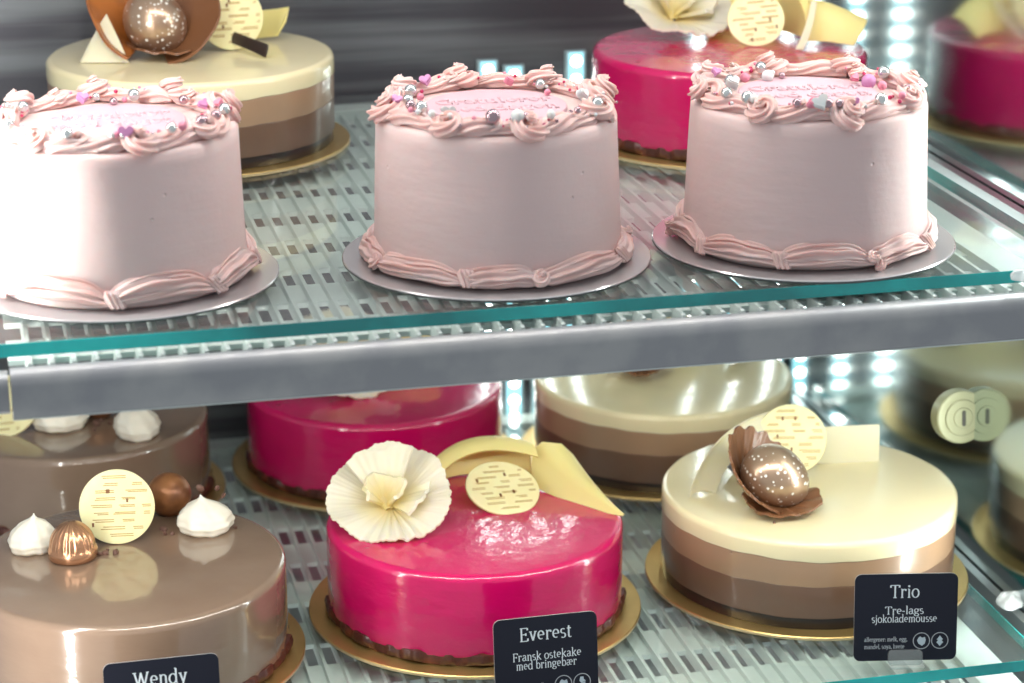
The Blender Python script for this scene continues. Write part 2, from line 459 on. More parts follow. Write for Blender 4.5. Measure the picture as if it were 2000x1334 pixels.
def tray(z, y0, label, rows, x0=.021, x1=.690):
    """pale open grid: deep ribs over crosswise bands, slots between them"""
    t = thing('perforated_tray', label, 'tray', (x0, y0, z), 0, 'trays under the glass shelves')
    mb = MB(); W = x1-x0; pitch = .0128; n = int((W-.03)/pitch)
    D = 1.925-y0
    # crosswise bands
    yb = rows[0]
    edges = []
    prev = 0.0
    for c in rows:
        a, b = c-y0-.017, c-y0+.017
        if a > prev: edges.append((prev, a))
        prev = b
    edges.append((prev, D))
    for a, b in edges: mb.box(0, W, max(a, 0), b, -.0035, 0)
    for k in range(n+1):
        x = .012+k*pitch
        v = [(x-.0024, 0, -.0037), (x+.0024, 0, -.0037), (x+.0012, 0, .0038), (x-.0012, 0, .0038)]
        v += [(a, D-.004, c) for a, b, c in v]
        mb.add(v, [(0, 1, 2, 3), (7, 6, 5, 4), (1, 5, 6, 2), (2, 6, 7, 3), (3, 7, 4, 0), (0, 4, 5, 1)])
    mb.box(.012+n*pitch+.003, W+.0001, .0001, D, -.0036, .0002)
    link('slotted_grid', mb.mesh('slotted_grid', M['tray'], False), t)
    link('back_rim', MB().box(-.15, W+.02, D+.0003, D+.022, -.006, .007).mesh('back_rim', M['tray'], False), t)
    return t
tr = tray(.2775, 1.335, 'pale slotted tray with grey front rail under the upper shelf', [1.338, 1.410, 1.482, 1.553, 1.626, 1.698, 1.770, 1.842, 1.906])
# front rail: rounded top, flat face
prof = [(1.3355, .2770), (1.3350, .2800), (1.3325, .2808), (1.3295, .2802), (1.3262, .2785), (1.3236, .2758), (1.3219, .2722), (1.3212, .2680), (1.3212, .2545),
        (1.3222, .2528), (1.3355, .2528)]
def extr(prof, x0, x1):
    n = len(prof); v = [(x0, y, z) for y, z in prof]+[(x1, y, z) for y, z in prof]
    return v, [tuple(range(n)), tuple(range(n, 2*n))[::-1]]+[(i, n+i, n+(i+1) % n, (i+1) % n) for i in range(n)]
mb = MB(); v, f = extr([(y-1.335, z-.2775) for y, z in prof], .0, .669+.04); mb.add(v, f)
rail = link('front_rail', mb.mesh('front_rail', M['rail'], True, 35), tr)
mb = MB(); v, f = extr([(y-1.335, z-.2775) for y, z in [(1.3220, .2527), (1.3220, .2519), (1.3350, .2519), (1.3350, .2527)]], .0, .669+.04); mb.add(v, f)
link('rail_lip', mb.mesh('rail_lip', M['tray'], False), rail)
mb = MB(); v, f = extr([(y-1.335+.006, (z-.2775)*.82-.003) for y, z in prof], -.14, -.0012); mb.add(v, f)
o = link('shelf_bracket', mb.mesh('shelf_bracket', M['rail'], True, 35), None, (.021, 1.335, .2775))
tag(o, 'short blue grey metal bracket left of the front rail', 'bracket')
tray(-.0145, 1.360, 'pale slotted tray under the lower shelf', [1.377, 1.449, 1.521, 1.593, 1.665, 1.737, 1.809, 1.881])

# lamps: LED strips on the back panel -----------------------------------------------
def strip_proto(h, pitch=.0165):
    hm = MB().box(-.009, .009, 0, .005, 0, h).mesh('housing', M['housing'], False)
    gm = MB().box(-.0065, .0065, -.0016, -.0001, .001, h-.001).mesh('diffuser', M['led_glow'], False)
    db = MB(); n = int(h/pitch)
    for k in range(n):
        v, f = sphere(.0047, 12, 8, 1, .5, 1); db.add(v, f, 0, Matrix.Translation((0, -.0022, pitch*(k+.5))))
    return hm, gm, db.mesh('diode_row', M['led_dot'])
tall, short = strip_proto(.78), strip_proto(.33)
for x, kind, lab in ((.449, short, 'short glowing strip of diodes on the back panel, leftmost of its row'),
                     (.472, short, 'short glowing strip of diodes on the back panel, second of its row'),
                     (.497, short, 'short glowing strip of diodes on the back panel, third of its row'),
                     (.527, short, 'short glowing strip of diodes on the back panel, nearest the magenta cake'),
                     (.636, tall, 'tall glowing strip of diodes standing behind the cakes at the back'),
                     (.679, tall, 'tall glowing strip of diodes second from the mirrored corner'),
                     (.719, tall, 'tall glowing strip of diodes beside the mirrored corner')):
    t = thing('led_strip', lab, 'led strip', (x, YB-.006, -.02+.009*math.sin(x*300) if kind is short else -.10), 0, 'led strips on the back panel')
    for nm, me in zip(('housing', 'diffuser', 'diode_row'), kind): link(nm, me, t)

def tube(name, label, p, size, m):
    o = link(name, MB().box(-size[0]/2, size[0]/2, -size[1]/2, size[1]/2, -size[2]/2, size[2]/2).mesh(name, M[m], False), None, p)
    tag(o, label, 'lamp', 'lamp tubes of the display case'); return o
tube('lamp_tube', 'upright lamp tube at the left front of the upper shelf', (-.035, 1.395, .465), (.012, .012, .36), 'lamp_left')
tube('lamp_tube', 'upright lamp tube at the left front of the lower shelf', (-.035, 1.345, .015), (.012, .012, .53), 'lamp_left_low')
tube('lamp_tube', 'upright lamp tube at the mirrored side of the upper shelf', (.7200, 1.392, .465), (.010, .010, .36), 'lamp_right')
tube('lamp_tube', 'upright lamp tube at the mirrored side of the lower shelf', (.7200, 1.392, .015), (.010, .010, .53), 'lamp_right_low')
o = tube('lamp_tube', 'lamp tube under the front rail above the lower cakes', (.345, 1.352, .2555), (.62, .008, .005), 'lamp_under')
link('lamp_housing_shield', MB().box(-.32, .32, -.0065, .0065, .0035, .0050).box(-.32, .32, -.0085, -.0066, -.0035, .0050).box(-.32, .32, .0066, .0085, -.0005, .0050).mesh('lamp_housing_shield', M['housing'], False), o)  # added cover that stops the tube shining up through the tray slots
tube('lamp_tube', 'long lamp tube along the top of the case', (.345, 1.45, .74), (.75, .03, .01), 'lamp_top')

# ------------------------------------------------------------------ stroke lettering
def arc(cx, cy, rx, ry, a0, a1, n=14):
    return [(cx+rx*math.cos(math.radians(t)), cy+ry*math.sin(math.radians(t))) for t in np.linspace(a0, a1, n)]
def stem(x, y0, y1, sl=.09, top=True, bot=True, half=False):
    s = [[(x, y0), (x, y1)]]
    if bot: s.append([(x-sl, y0), (x+sl, y0)])
    if top: s.append([(x-sl, y1), (x+(0 if half else sl), y1)])
    return s
XH, CAP, ASC, DSC = .48, .70, .76, -.20
G = {
 'T': (.62, stem(.31, 0, CAP, .11, top=False)+[[(.04, CAP), (.58, CAP)], [(.04, CAP), (.04, CAP-.13)], [(.58, CAP), (.58, CAP-.13)]]),
 'E': (.58, stem(.14, 0, CAP, .09, half=True)+[[(.14, CAP), (.50, CAP)], [(.50, CAP), (.50, CAP-.12)], [(.14, .36), (.40, .36)], [(.40, .29), (.40, .43)], [(.14, 0), (.52, 0)], [(.52, 0), (.52, .14)]]),
 'F': (.54, stem(.14, 0, CAP, .09)+[[(.14, CAP), (.50, CAP)], [(.50, CAP), (.50, CAP-.12)], [(.14, .36), (.40, .36)], [(.40, .29), (.40, .43)]]),
 'W': (.92, [[(.10, CAP), (.28, 0)], [(.28, 0), (.46, CAP)], [(.44, CAP), (.62, 0)], [(.62, 0), (.82, CAP)], [(.0, CAP), (.2, CAP)], [(.74, CAP), (.9, CAP)]]),
 'G': (.66, [arc(.35, .35, .29, .36, 50, 320, 24), [(.57, .30), (.57, .05)], [(.46, .30), (.64, .30)]]),
 'n': (.54, stem(.13, 0, XH, .08, half=True)+[[(.13, .36)]+arc(.27, .33, .14, .15, 150, 0, 10)+[(.41, 0)], [(.33, 0), (.49, 0)]]),
 'm': (.80, stem(.13, 0, XH, .08, half=True)+[[(.13, .36)]+arc(.26, .33, .13, .15, 150, 0, 10)+[(.39, 0)], [(.39, .36)]+arc(.53, .33, .13, .15, 150, 0, 10)+[(.66, 0)], [(.32, 0), (.46, 0)], [(.59, 0), (.74, 0)]]),
 'h': (.54, stem(.13, 0, ASC, .08, half=True)+[[(.13, .36)]+arc(.27, .33, .14, .15, 150, 0, 10)+[(.41, 0)], [(.33, 0), (.49, 0)]]),
 'r': (.42, stem(.13, 0, XH, .08, half=True)+[[(.13, .34)]+arc(.28, .35, .14, .12, 160, 50, 8), arc(.345, .42, .025, .025, 0, 360, 8)]),
 'i': (.28, stem(.14, 0, XH, .08, half=True)+[arc(.14, .64, .03, .03, 0, 360, 8)]),
 'j': (.26, [[(.14, XH), (.14, -.08)]+arc(.05, -.08, .09, .12, 0, -120, 8), [(.05, XH), (.14, XH)], arc(.14, .64, .03, .03, 0, 360, 8)]),
 'l': (.28, stem(.14, 0, ASC, .08, half=True)),
 'k': (.54, stem(.13, 0, ASC, .08, half=True)+[[(.14, .20), (.42, XH)], [(.22, .28), (.45, 0)], [(.34, XH), (.49, XH)], [(.37, 0), (.52, 0)]]),
 'd': (.56, [[(.43, 0), (.43, ASC)], [(.34, ASC), (.43, ASC)], [(.43, 0), (.52, 0)], arc(.25, .235, .19, .245, 30, 330, 20)]),
 'b': (.54, [[(.13, 0), (.13, ASC)], [(.04, ASC), (.13, ASC)], arc(.30, .235, .18, .245, 150, -150, 20)]),
 'g': (.52, [arc(.23, .32, .16, .16, 0, 360, 20), [(.38, .42), (.50, .46)], [(.16, .18), (.10, .10), (.16, .05), (.36, .03)], arc(.25, -.08, .19, .11, 60, -260, 20)]),
 'e': (.48, [[(.07, .26), (.40, .26)]+arc(.235, .26, .165, .22, 0, 300, 22)]),
 'o': (.52, [arc(.26, .24, .20, .245, 0, 360, 26)]),
 'a': (.48, [arc(.22, .37, .13, .11, 160, 0, 10)+[(.35, .08), (.46, .01)], arc(.20, .13, .13, .13, 70, 330, 14), [(.2, .26), (.35, .29)]]),
 's': (.40, [arc(.19, .36, .12, .12, 40, 250, 12)+arc(.20, .12, .13, .125, 80, -140, 12)]),
 't': (.34, [[(.14, .62), (.14, .08)]+arc(.23, .09, .09, .09, 180, 310, 8), [(.03, XH), (.28, XH)]]),
 'u': (.56, [[(.13, XH), (.13, .15)]+arc(.27, .15, .14, .15, 180, 350, 10), [(.42, XH), (.42, 0)], [(.04, XH), (.13, XH)], [(.33, XH), (.42, XH)], [(.42, 0), (.50, 0)]]),
 'v': (.50, [[(.10, XH), (.25, 0)], [(.25, 0), (.40, XH)], [(.02, XH), (.19, XH)], [(.33, XH), (.48, XH)]]),
 'y': (.50, [[(.10, XH), (.26, 0)], [(.41, XH), (.22, -.12), (.14, -.2), (.08, -.17)], [(.02, XH), (.19, XH)], [(.33, XH), (.49, XH)]]),
 'æ': (.74, [arc(.22, .37, .13, .11, 160, 0, 10)+[(.35, .08)], arc(.20, .13, .13, .13, 70, 330, 14), [(.2, .26), (.66, .26)]+arc(.50, .26, .16, .22, 0, 300, 20)]),
 '-': (.32, [[(.05, .24), (.27, .24)], [(.05, .27), (.27, .27)]]),
 ':': (.24, [arc(.12, .06, .03, .03, 0, 360, 8), arc(.12, .38, .03, .03, 0, 360, 8)]),
 ',': (.22, [arc(.11, .05, .03, .03, 0, 360, 8), [(.13, .04), (.08, -.1)]]),
 ' ': (.26, []),
}
def text_width(s): return sum(G[c][0] for c in s)
def lettering(mb, s, cx, base, size, thick=.085, thin=.036, z=0.0, width=None, mi=0):
    """flat serif letters made with a broad pen: upright strokes thick, level strokes thin"""
    wd = text_width(s); sx = size if width is None else width/wd
    x = cx-wd*sx/2; q = 0
    for c in s:
        adv, strokes = G[c]
        for st in strokes:
            if len(st) < 2: continue
            v, f = [], []
            for i, (a, b) in enumerate(st):
                p, n_ = st[max(i-1, 0)], st[min(i+1, len(st)-1)]
                dx, dy = n_[0]-p[0], n_[1]-p[1]; L = math.hypot(dx, dy) or 1
                h = (thin+(thick-thin)*(abs(dy)/L)**1.5)/2
                nx, ny = -dy/L*h, dx/L*h
                zz = z+(q % 7)*4e-6
                v += [(x+(a+nx)*sx, base+(b+ny)*size, zz), (x+(a-nx)*sx, base+(b-ny)*size, zz)]
            f = [(2*i, 2*i+1, 2*i+3, 2*i+2) for i in range(len(st)-1)]
            mb.add(v, f, mi); q += 1
        x += adv*sx
def emboss(mb, s, cx, base, size, r):
    wd = text_width(s); x = cx-wd*size/2
    for c in s:
        adv, strokes = G[c]
        for st in strokes:
            if len(st) < 2: continue
            v, f = sweep([(x+a*size, base+b*size, 0) for a, b in st], r, 1, 0, 6); mb.add(v, f)
        x += adv*size

# ------------------------------------------------------------------ cake boards
SB_R, GB_R = .1005, .1205
def board(xy, z, R, th, mt, edge, label, group):
    mb = MB(); v, f = lathe([(0, .0004), (R-.0004, .0004), (R, .0008), (R, th-.0006), (R-.0006, th), (R*.6, th), (0, th)], 128)
    mb.add(v, f)
    mb.mi = [1 if 128 <= i < 128*3 else 0 for i in range(len(mb.f))]
    o = link('cake_board', mb.mesh('cake_board', [mt, edge], True, 40), None, (xy[0], xy[1], z))
    return tag(o, label, 'cake board', group)

# ------------------------------------------------------------------ pink frosted cakes
PH, PR = .095, .0775
def pink_body():
    prof = [(0, 0), (PR+.002, 0), (PR+.0035, .0015)]
    for t in np.linspace(0, 1, 14): prof.append((PR+.0030-.0034*t, .003+t*(PH-.006)))
    prof += [(PR-.0025, PH-.0006), (PR-.006, PH), (.05, PH), (0, PH)]
    rnd = random.Random(5)
    def wob(r, z, a):
        return r+.0005*math.sin(3*a+1)+.0003*math.sin(7*a+z*40), z
    v, f = lathe(prof, 160, wob)
    return MB().add(v, f).mesh('frosted_body', M['pink'], True, 50)

def rosette(mb, x, y, z, R, H, seed, turns=1.6, r=.0050, hand=1, tilt=0.0):
    rnd = random.Random(seed); a0 = rnd.uniform(0, 6.28); n = 56
    pts, rad = [], []
    for i in range(n):
        t = i/(n-1)
        rr = R*(1-t)**.85*.72+.0004; a = a0+hand*turns*2*math.pi*t
        pts.append((rr*math.cos(a), rr*math.sin(a), H*t**1.2))
        rad.append(r*(1-.60*t**1.5)*min(1, .35+i*.16))
    v, f = sweep(pts, rad, 6, .46, 42, hand*95, twist0=rnd.uniform(0, 6))
    th = math.atan2(y, x)
    mb.add(v, f, 0, Matrix.Translation((x, y, z)) @ Matrix.Rotation(th, 4, 'Z') @ Matrix.Rotation(tilt, 4, 'Y'))

def top_border(seed):
    rnd = random.Random(seed); mb = MB(); n = 8
    RR = .0675; off = rnd.uniform(0, .4)
    for k in range(n):                        # ropes drawn out between rosettes, ridged lengthwise
        a0 = off+2*math.pi*(k-.02)/n; a1 = off+2*math.pi*(k+1.02)/n
        ph = rnd.uniform(0, 6); amp = rnd.uniform(.002, .0042)
        for q, (dr, dz, r0) in enumerate(((.0028, .0026, .0064), (-.0030, .0034, .0056))):
            pts, rad = [], []
            for i in range(40):
                t = i/39; a = a0+(a1-a0)*t
                r_ = RR+dr*(1-.5*t)+amp*math.sin(t*2*math.pi+.6+q*.8)*(.6+.4*math.sin(ph))
                pts.append((r_*math.cos(a), r_*math.sin(a), PH+dz+.0010*math.sin(math.pi*t)+.0009*math.sin(10*t+ph+q)))
                rad.append((r0-.0016*t+.0007*math.sin(12*t+ph))*min(1, .4+i*.12, .4+(39-i)*.1))
            v, f = sweep(pts, rad, 6, .44, 42, rnd.uniform(20, 55), twist0=rnd.uniform(0, 6)); mb.add(v, f)
    for k in range(n):
        a = off+2*math.pi*(k+rnd.uniform(-.07, .07))/n
        rr = RR+rnd.uniform(.001, .0035); big = rnd.uniform(.85, 1.2)
        rosette(mb, rr*math.cos(a), rr*math.sin(a), PH+.0034, .0138*big, .0115*big, seed*31+k, rnd.choice((1.4, 1.7)), .0060, 1 if k % 3 else -1, math.radians(rnd.uniform(12, 34)))
    for k in range(5):                        # small extra swirls laid over the ropes
        a = off+2*math.pi*(k+.5)/5+rnd.uniform(-.2, .2)
        rosette(mb, (RR-.002)*math.cos(a), (RR-.002)*math.sin(a), PH+.0045, .0072, .0075, seed*57+k, 1.3, .0040, 1, math.radians(rnd.uniform(-10, 15)))
    return mb.mesh('piped_border', M['piping'], True, 80)

def base_border(seed, curl=True, arch=.010, n=8):
    """swags of ridges draped round the foot of the cake, no two alike"""
    rnd = random.Random(seed); mb = MB(); RB = PR+.0070
    cuts = [2*math.pi*(k+rnd.uniform(-.16, .16))/n for k in range(n)]; cuts.append(cuts[0]+2*math.pi)
    for k in range(n):
        hh = arch*rnd.uniform(.6, 1.15); ph = rnd.uniform(0, 6); ov = rnd.uniform(.02, .05)
        a0, a1 = cuts[k]-ov, cuts[k+1]+ov*.6
        for q, (dr, dz, r0) in enumerate(((0, 0, .0053), (-.0028, .0046, .0036), (.0022, -.0012, .0033))):
            pts, rad = [], []
            for i in range(44):
                t = i/43; a = a0+(a1-a0)*t
                b_ = math.sin(math.pi*t)**.8
                rr = RB+dr-.0042*b_*(hh/.012)+.0006*math.sin(17*t+ph)
                pts.append((rr*math.cos(a), rr*math.sin(a), max(.0040, .0052+dz*(.45+.55*b_)+hh*b_*(1 if q < 2 else .55)+.0005*math.sin(13*t+ph+q))))
                rad.append(r0*(.80+.25*math.sin(math.pi*min(1, t*1.1+.05))+.05*math.sin(21*t+ph))*min(1, .35+i*.12, .3+(43-i)*.10))
            v, f = sweep(pts, rad, 5, .46, 40, rnd.uniform(5, 22), twist0=rnd.uniform(0, 6)); mb.add(v, f)
        a = cuts[k]
        if curl and rnd.random() < .6:
            rosette(mb, (RB+.0005)*math.cos(a), (RB+.0005)*math.sin(a), .0052, rnd.uniform(.0055, .0075), .0075, seed*17+k, rnd.uniform(1.0, 1.5), .0042, rnd.choice((1, -1)), math.radians(rnd.uniform(35, 60)))
        else:
            for q in range(3):
                o_ = (q-1)*.035
                pts = [((RB-.002+.006*t)*math.cos(a+o_+.05*t), (RB-.002+.006*t)*math.sin(a+o_+.05*t), .0125-.0095*t) for t in np.linspace(0, 1, 10)]
                v, f = sweep(pts, [.0036*(1-.55*t)*min(1, .4+t*3) for t in np.linspace(0, 1, 10)], 5, .4, 30, 60); mb.add(v, f)
    return mb.mesh('base_border', M['piping'], True, 80)

BODY = pink_body()
def heart_mesh(name, m, s=.0048, th=.0026):
    p = []
    for t in np.linspace(0, 2*math.pi, 28, endpoint=False):
        p.append((s*math.sin(t)**3, s*(13*math.cos(t)-5*math.cos(2*t)-2*math.cos(3*t)-math.cos(4*t))/16))
    v, f = prism(p, -th/2, th/2)
    v2 = [(x*.82, y*.82, z*1.5) for x, y, z in v]
    return MB().add(v, f).add(v2, f).mesh(name, m, False)
PEARL = {}
for key, m, r in (('s', 'silver_pearl', .0035), ('v', 'mauve_pearl', .0033), ('w', 'white_sugar', .0032), ('p', 'rose_sugar', .0031), ('l', 'lilac_sugar', .0038)):
    v, f = sphere(r, 22, 14); PEARL[key] = ('sugar_pearl', MB().add(v, f).mesh('sugar_pearl', M[m]))
PEARL['W'] = ('sugar_heart', heart_mesh('sugar_heart', M['white_sugar'], .0037, .0032))
PEARL['L'] = ('sugar_heart', heart_mesh('sugar_heart', M['lilac_sugar'], .0036, .0032))
PEARL['P'] = ('sugar_heart', heart_mesh('sugar_heart', M['rose_sugar'], .0034, .0032))
NONP = []
for m in ('red_sugar', 'rose_sugar', 'white_sugar', 'mauve_pearl'):
    v, f = sphere(.00125, 10, 6); NONP.append(MB().add(v, f).mesh('sprinkle', M[m]))

def ring_height(r):
    """how high the piping stands at distance r from the cake's axis"""
    d = abs(r-.0665)
    return PH+.0105*math.sqrt(max(0.02, 1-(d/.0150)**2))

def pink_cake(px, py, label, deco, seed, plaque_rot, curl, arch):
    x, y = at(px, py, ZU+.0025)
    zb = ZU+.0030
    t = thing('frosted_cake', label, 'cake', (x, y, zb), 0, 'pink frosted cakes on the upper shelf')
    link('frosted_body', BODY, t, (0, 0, 0), (0, 0, seed*1.3))
    link('piped_border', top_border(seed), t)
    link('base_border', base_border(seed+40, curl, arch, 7+seed % 3), t)
    mb = MB(); v, f = lathe(rounded_cyl(.0455, 0, .0032, .0012), 96); mb.add(v, f)
    pq = link('plaque', mb.mesh('plaque', M['plaque'], True, 50), t, (0, .001, PH+.0002), (0, 0, plaque_rot))
    mb = MB(); emboss(mb, 'Gratulerer', 0, .004, .0165, .0011); emboss(mb, 'med dagen', 0, -.017, .0165, .0011)
    link('raised_lettering', mb.mesh('raised_lettering', M['plaque']), pq, (0, 0, .0033))
    rnd = random.Random(seed*7)
    for kind, qx, qy, s in deco:
        # first guess on a level plane, then settle on the piping
        z = zb+PH+.012
        for _ in range(3):
            bx, by = at(qx, qy, z); r = math.hypot(bx-x, by-y)
            if r > .071: bx, by, r = x+(bx-x)*.071/r, y+(by-y)*.071/r, .071
            z = zb+max(ring_height(r), PH+.006 if kind in 'WLP' else PH+.0045)+.0015*s
        nm, me = PEARL[kind]
        link(nm, me, t, (bx-x, by-y, z-zb), (rnd.uniform(.5, 1.4), rnd.uniform(-.5, .5), rnd.uniform(-.8, .8)) if kind in 'WLP' else (0, 0, 0), (s, s, s))
    for k in range(60):
        a = rnd.gauss(rnd.choice((-2.6, -1.5, -.5, .3, 1.2, 2.4)), .35); r = rnd.uniform(.055, .077)
        s = rnd.uniform(.6, 1.25)
        link('sprinkle', rnd.choice(NONP[:2]+NONP), t, (r*math.cos(a), r*math.sin(a), ring_height(r)-.0015), (0, 0, 0), (s, s, s))
    return t

def dec(ox, oy, k, lst): return [(c, ox+k*a, oy+k*b, s) for c, a, b, s in lst]
decoL = dec(0, 160, .24, [('s', 185, 180, 1), ('s', 15, 350, 1), ('s', 480, 455, 1), ('s', 1085, 50, 1.15), ('s', 780, 65, .75), ('s', 1850, 220, 1.05),
    ('s', 1620, 450, .95), ('s', 1050, 505, .85), ('v', 920, 85, .8), ('v', 1490, 95, .95), ('v', 1715, 330, 1), ('v', 1830, 335, 1), ('v', 1770, 270, 1),
    ('L', 670, 75, 1.1), ('L', 1655, 175, 1), ('L', 1125, 590, 1.3), ('P', 1780, 170, .9), ('p', 1690, 410, .9), ('p', 1010, 75, .6), ('w', 910, 520, .6), ('p', 965, 505, .6), ('s', 60, 190, .6)])
decoM = dec(720, 130, .255, [('s', 320, 165, 1.15), ('s', 300, 255, 1.05), ('s', 405, 310, 1.1), ('s', 1805, 285, 1.1), ('s', 1315, 80, 1), ('v', 320, 295, 1),
    ('v', 945, 425, 1.4), ('v', 1265, 437, .9), ('W', 610, 345, 1.2), ('w', 1145, 385, 1.35), ('w', 1500, 410, .9), ('W', 1640, 210, 1.2), ('w', 350, 405, .75), ('w', 470, 455, .7),
    ('L', 435, 95, 1.1), ('P', 1075, 105, 1), ('L', 215, 255, 1), ('p', 395, 165, .8), ('p', 280, 340, .6), ('w', 340, 355, .55), ('p', 1370, 130, .7), ('v', 1620, 340, .7), ('p', 750, 460, .5)])
decoR = dec(1320, 100, .25, [('s', 665, 90, 1.1), ('s', 425, 165, 1.1), ('s', 230, 355, 1.05), ('s', 490, 380, 1.15), ('s', 1710, 405, 1.15), ('s', 1625, 150, 1.2), ('v', 830, 150, .7),
    ('s', 755, 105, .6), ('v', 915, 465, .9), ('v', 1360, 470, .85), ('v', 1350, 615, 1), ('v', 1815, 285, .7), ('l', 1510, 170, 1.3), ('L', 315, 160, .9), ('w', 720, 140, 1.3), ('W', 450, 245, 1.3),
    ('W', 1180, 515, 1.5), ('w', 610, 370, .9), ('p', 540, 205, 1.1), ('p', 1615, 215, 1), ('P', 1085, 540, 1.1), ('P', 1260, 535, .6), ('p', 1770, 345, .8), ('L', 1620, 510, .9), ('P', 1400, 205, .9)])
pinkspots = ((235, 532, decoL, 3, .05, False, .013, 'leftmost pink frosted cake with sugar pearls, brightly lit on its left side',
              'silver round board under the leftmost pink cake'),
             (970, 495, decoM, 8, -.05, True, .003, 'pink frosted cake with pearls, middle one of three on the upper shelf',
              'silver round board under the middle pink cake'),
             (1568, 463, decoR, 14, -.1, True, .007, 'pink frosted cake with pearls, nearest the mirrored side of the case',
              'silver round board under the pink cake nearest the mirror'))
for px, py, deco, seed, pr_, curl, arch, lab, blab in pinkspots:
    board(at(px, py, ZU+.0025), ZU, SB_R, .0026, M['silver'], M['dark_rim'], blab, 'silver boards under the pink cakes')
    pink_cake(px, py, lab, deco, seed, pr_, curl, arch)

# ------------------------------------------------------------------ chocolate decorations
def deco_disc(parent, loc, rot, R=.0265, seed=1, name='printed_disc'):
    """thin white chocolate disc with broken golden lines and flecks"""
    rnd = random.Random(seed); mb = MB(); v, f = lathe(rounded_cyl(R, -.001, .001, .0006, .0006, 4), 72); mb.add(v, f)
    d = link(name, mb.mesh(name, M['disc'], True, 50), parent, loc, rot)
    mb = MB(); rows = 9
    for k in range(rows):
        yy = -R*.78+k*(R*1.56/(rows-1))
        half = math.sqrt(max(0, (R*.9)**2-yy*yy)); x = -half+rnd.uniform(0, .008)
        while x < half:
            L = rnd.uniform(.008, .019); e = min(x+L, half)
            if e-x > .003:
                for q in range(2):
                    oy = yy+q*.0012+rnd.uniform(-.0002, .0002); s = rnd.uniform(0, .003)
                    h = .0003
                    mb.add([(x+s, oy-h, .00115), (e, oy-h, .00115), (e, oy+h, .00115), (x+s, oy+h, .00115)], [(0, 1, 2, 3)])
            x = e+rnd.uniform(.003, .010)
    for k in range(4):
        a = rnd.uniform(0, 6.28)+k*1.6; r = R*rnd.uniform(.3, .8)
        cx, cy = r*math.cos(a), r*math.sin(a)
        mb.box(cx-.0007, cx+.0007, cy-.0014, cy+.0014, .0009, .0016, 1)
    link('print', mb.mesh('print', [M['print'], M['fleck']], False), d)
    return d

def ruffle(R, cone, waves, amp, a0=0, a1=2*math.pi, seed=0, th=.0012, nu=150, nv=16, jag=.06, r0=.06, curve=1.0, low=0.0, nlow=5, rw=.04, amp2=0.0):
    """a pleated fan of chocolate: pleats grow towards an uneven rim"""
    rnd = random.Random(seed); ph = [rnd.uniform(0, 6.28) for _ in range(6)]
    grid = []
    for i in range(nu):
        a = a0+(a1-a0)*i/(nu-1)
        edge = 1+jag*(math.sin(3*a+ph[0])*.6+math.sin(5*a+ph[1])*.35)+jag*.22*math.sin(waves*1.3*a+ph[2])+jag*.16*math.sin(waves*2.7*a+ph[4])
        row = []
        for j in range(nv):
            u = r0+(1-r0)*j/(nv-1)
            r = R*u*edge if j > nv//2 else R*u*(1+(edge-1)*(j/(nv//2)))
            am = amp+amp2*math.exp(-((math.atan2(math.sin(a+1.4), math.cos(a+1.4)))/.55)**2)
            wv = math.sin(waves*a+.8*math.sin(3*a+ph[3])+ph[5])
            z = R*cone*u**curve+am*u**1.5*(1.6-u)*wv+low*u**2.2*math.sin(nlow*a+ph[1]+.7*math.sin(2*a+ph[2]))
            r2 = r*(1+rw*wv*u)
            row.append((r2*math.cos(a), r2*math.sin(a), z))
        grid.append(row)
    return shell(grid, th)

def sheet(path, height, th=.0014, lean=0.0, nv=6, taper=None):
    """a strip standing on a plan path, leaning as it rises"""
    n = len(path); grid = []
    P = np.array(path, float)
    T = np.gradient(P, axis=0)
    for i in range(n):
        t = T[i]/np.linalg.norm(T[i]); nrm = np.array([-t[1], t[0]])
        h = height*(taper(i/(n-1)) if taper else 1)
        row = []
        for j in range(nv):
            u = j/(nv-1)
            q = P[i][:2]+nrm*lean*h*u*u
            row.append((q[0], q[1], (P[i][2] if len(P[i]) > 2 else 0)+h*u))
        grid.append(row)
    return shell(grid, th)

def bez(p0, p1, p2, n=24):
    p0, p1, p2 = map(np.array, (p0, p1, p2))
    return [tuple((1-t)**2*p0+2*t*(1-t)*p1+t*t*p2) for t in np.linspace(0, 1, n)]

def ruled(A, B, n=10, bulge=(0, 0, 0), th=.0014):
    """sheet spanned between two curves, bowed in the middle"""
    grid = []
    for a, b in zip(A, B):
        a, b = np.array(a), np.array(b)
        grid.append([tuple(a+(b-a)*u+np.array(bulge)*4*u*(1-u)) for u in np.linspace(0, 1, n)])
    return shell(grid, th)

def part(name, vf, m, t, **k): return link(name, MB().add(*vf).mesh(name, m, True, 60), t, **k)

# ------------------------------------------------------------------ mousse cakes in three layers
TH, TR = .067, .109
def joint(r, z, a):
    if r > .08 and z < .058: z += .00045*(math.sin(4*a+z*90)+.6*math.sin(11*a+1)+.5*math.sin(23*a+z*300))*(1 if z > .02 else .4)
    return r+.0002*math.sin(6*a+1)+.00015*math.sin(17*a), z
def layer(z0, z1, rt, name, m, R=TR, bot=0.0003):
    v, f = lathe(rounded_cyl(R, z0, z1, rt, bot), 180, joint); return MB().add(v, f).mesh(name, m, True, 50)
L_BASE = layer(.0, .0092, .0006, 'cake_base', M['dark_base'], TR-.0015)
L_DARK = layer(.0090, .033, .0005, 'dark_layer', M['dark_mousse'])
L_MID = layer(.0330, .0526, .0005, 'milk_layer', M['mid_mousse'])
L_TOP_ = layer(.0526, TH, .0045, 'glazed_top_layer', M['cream'], TR+.0004)
GOLD_T = .0032
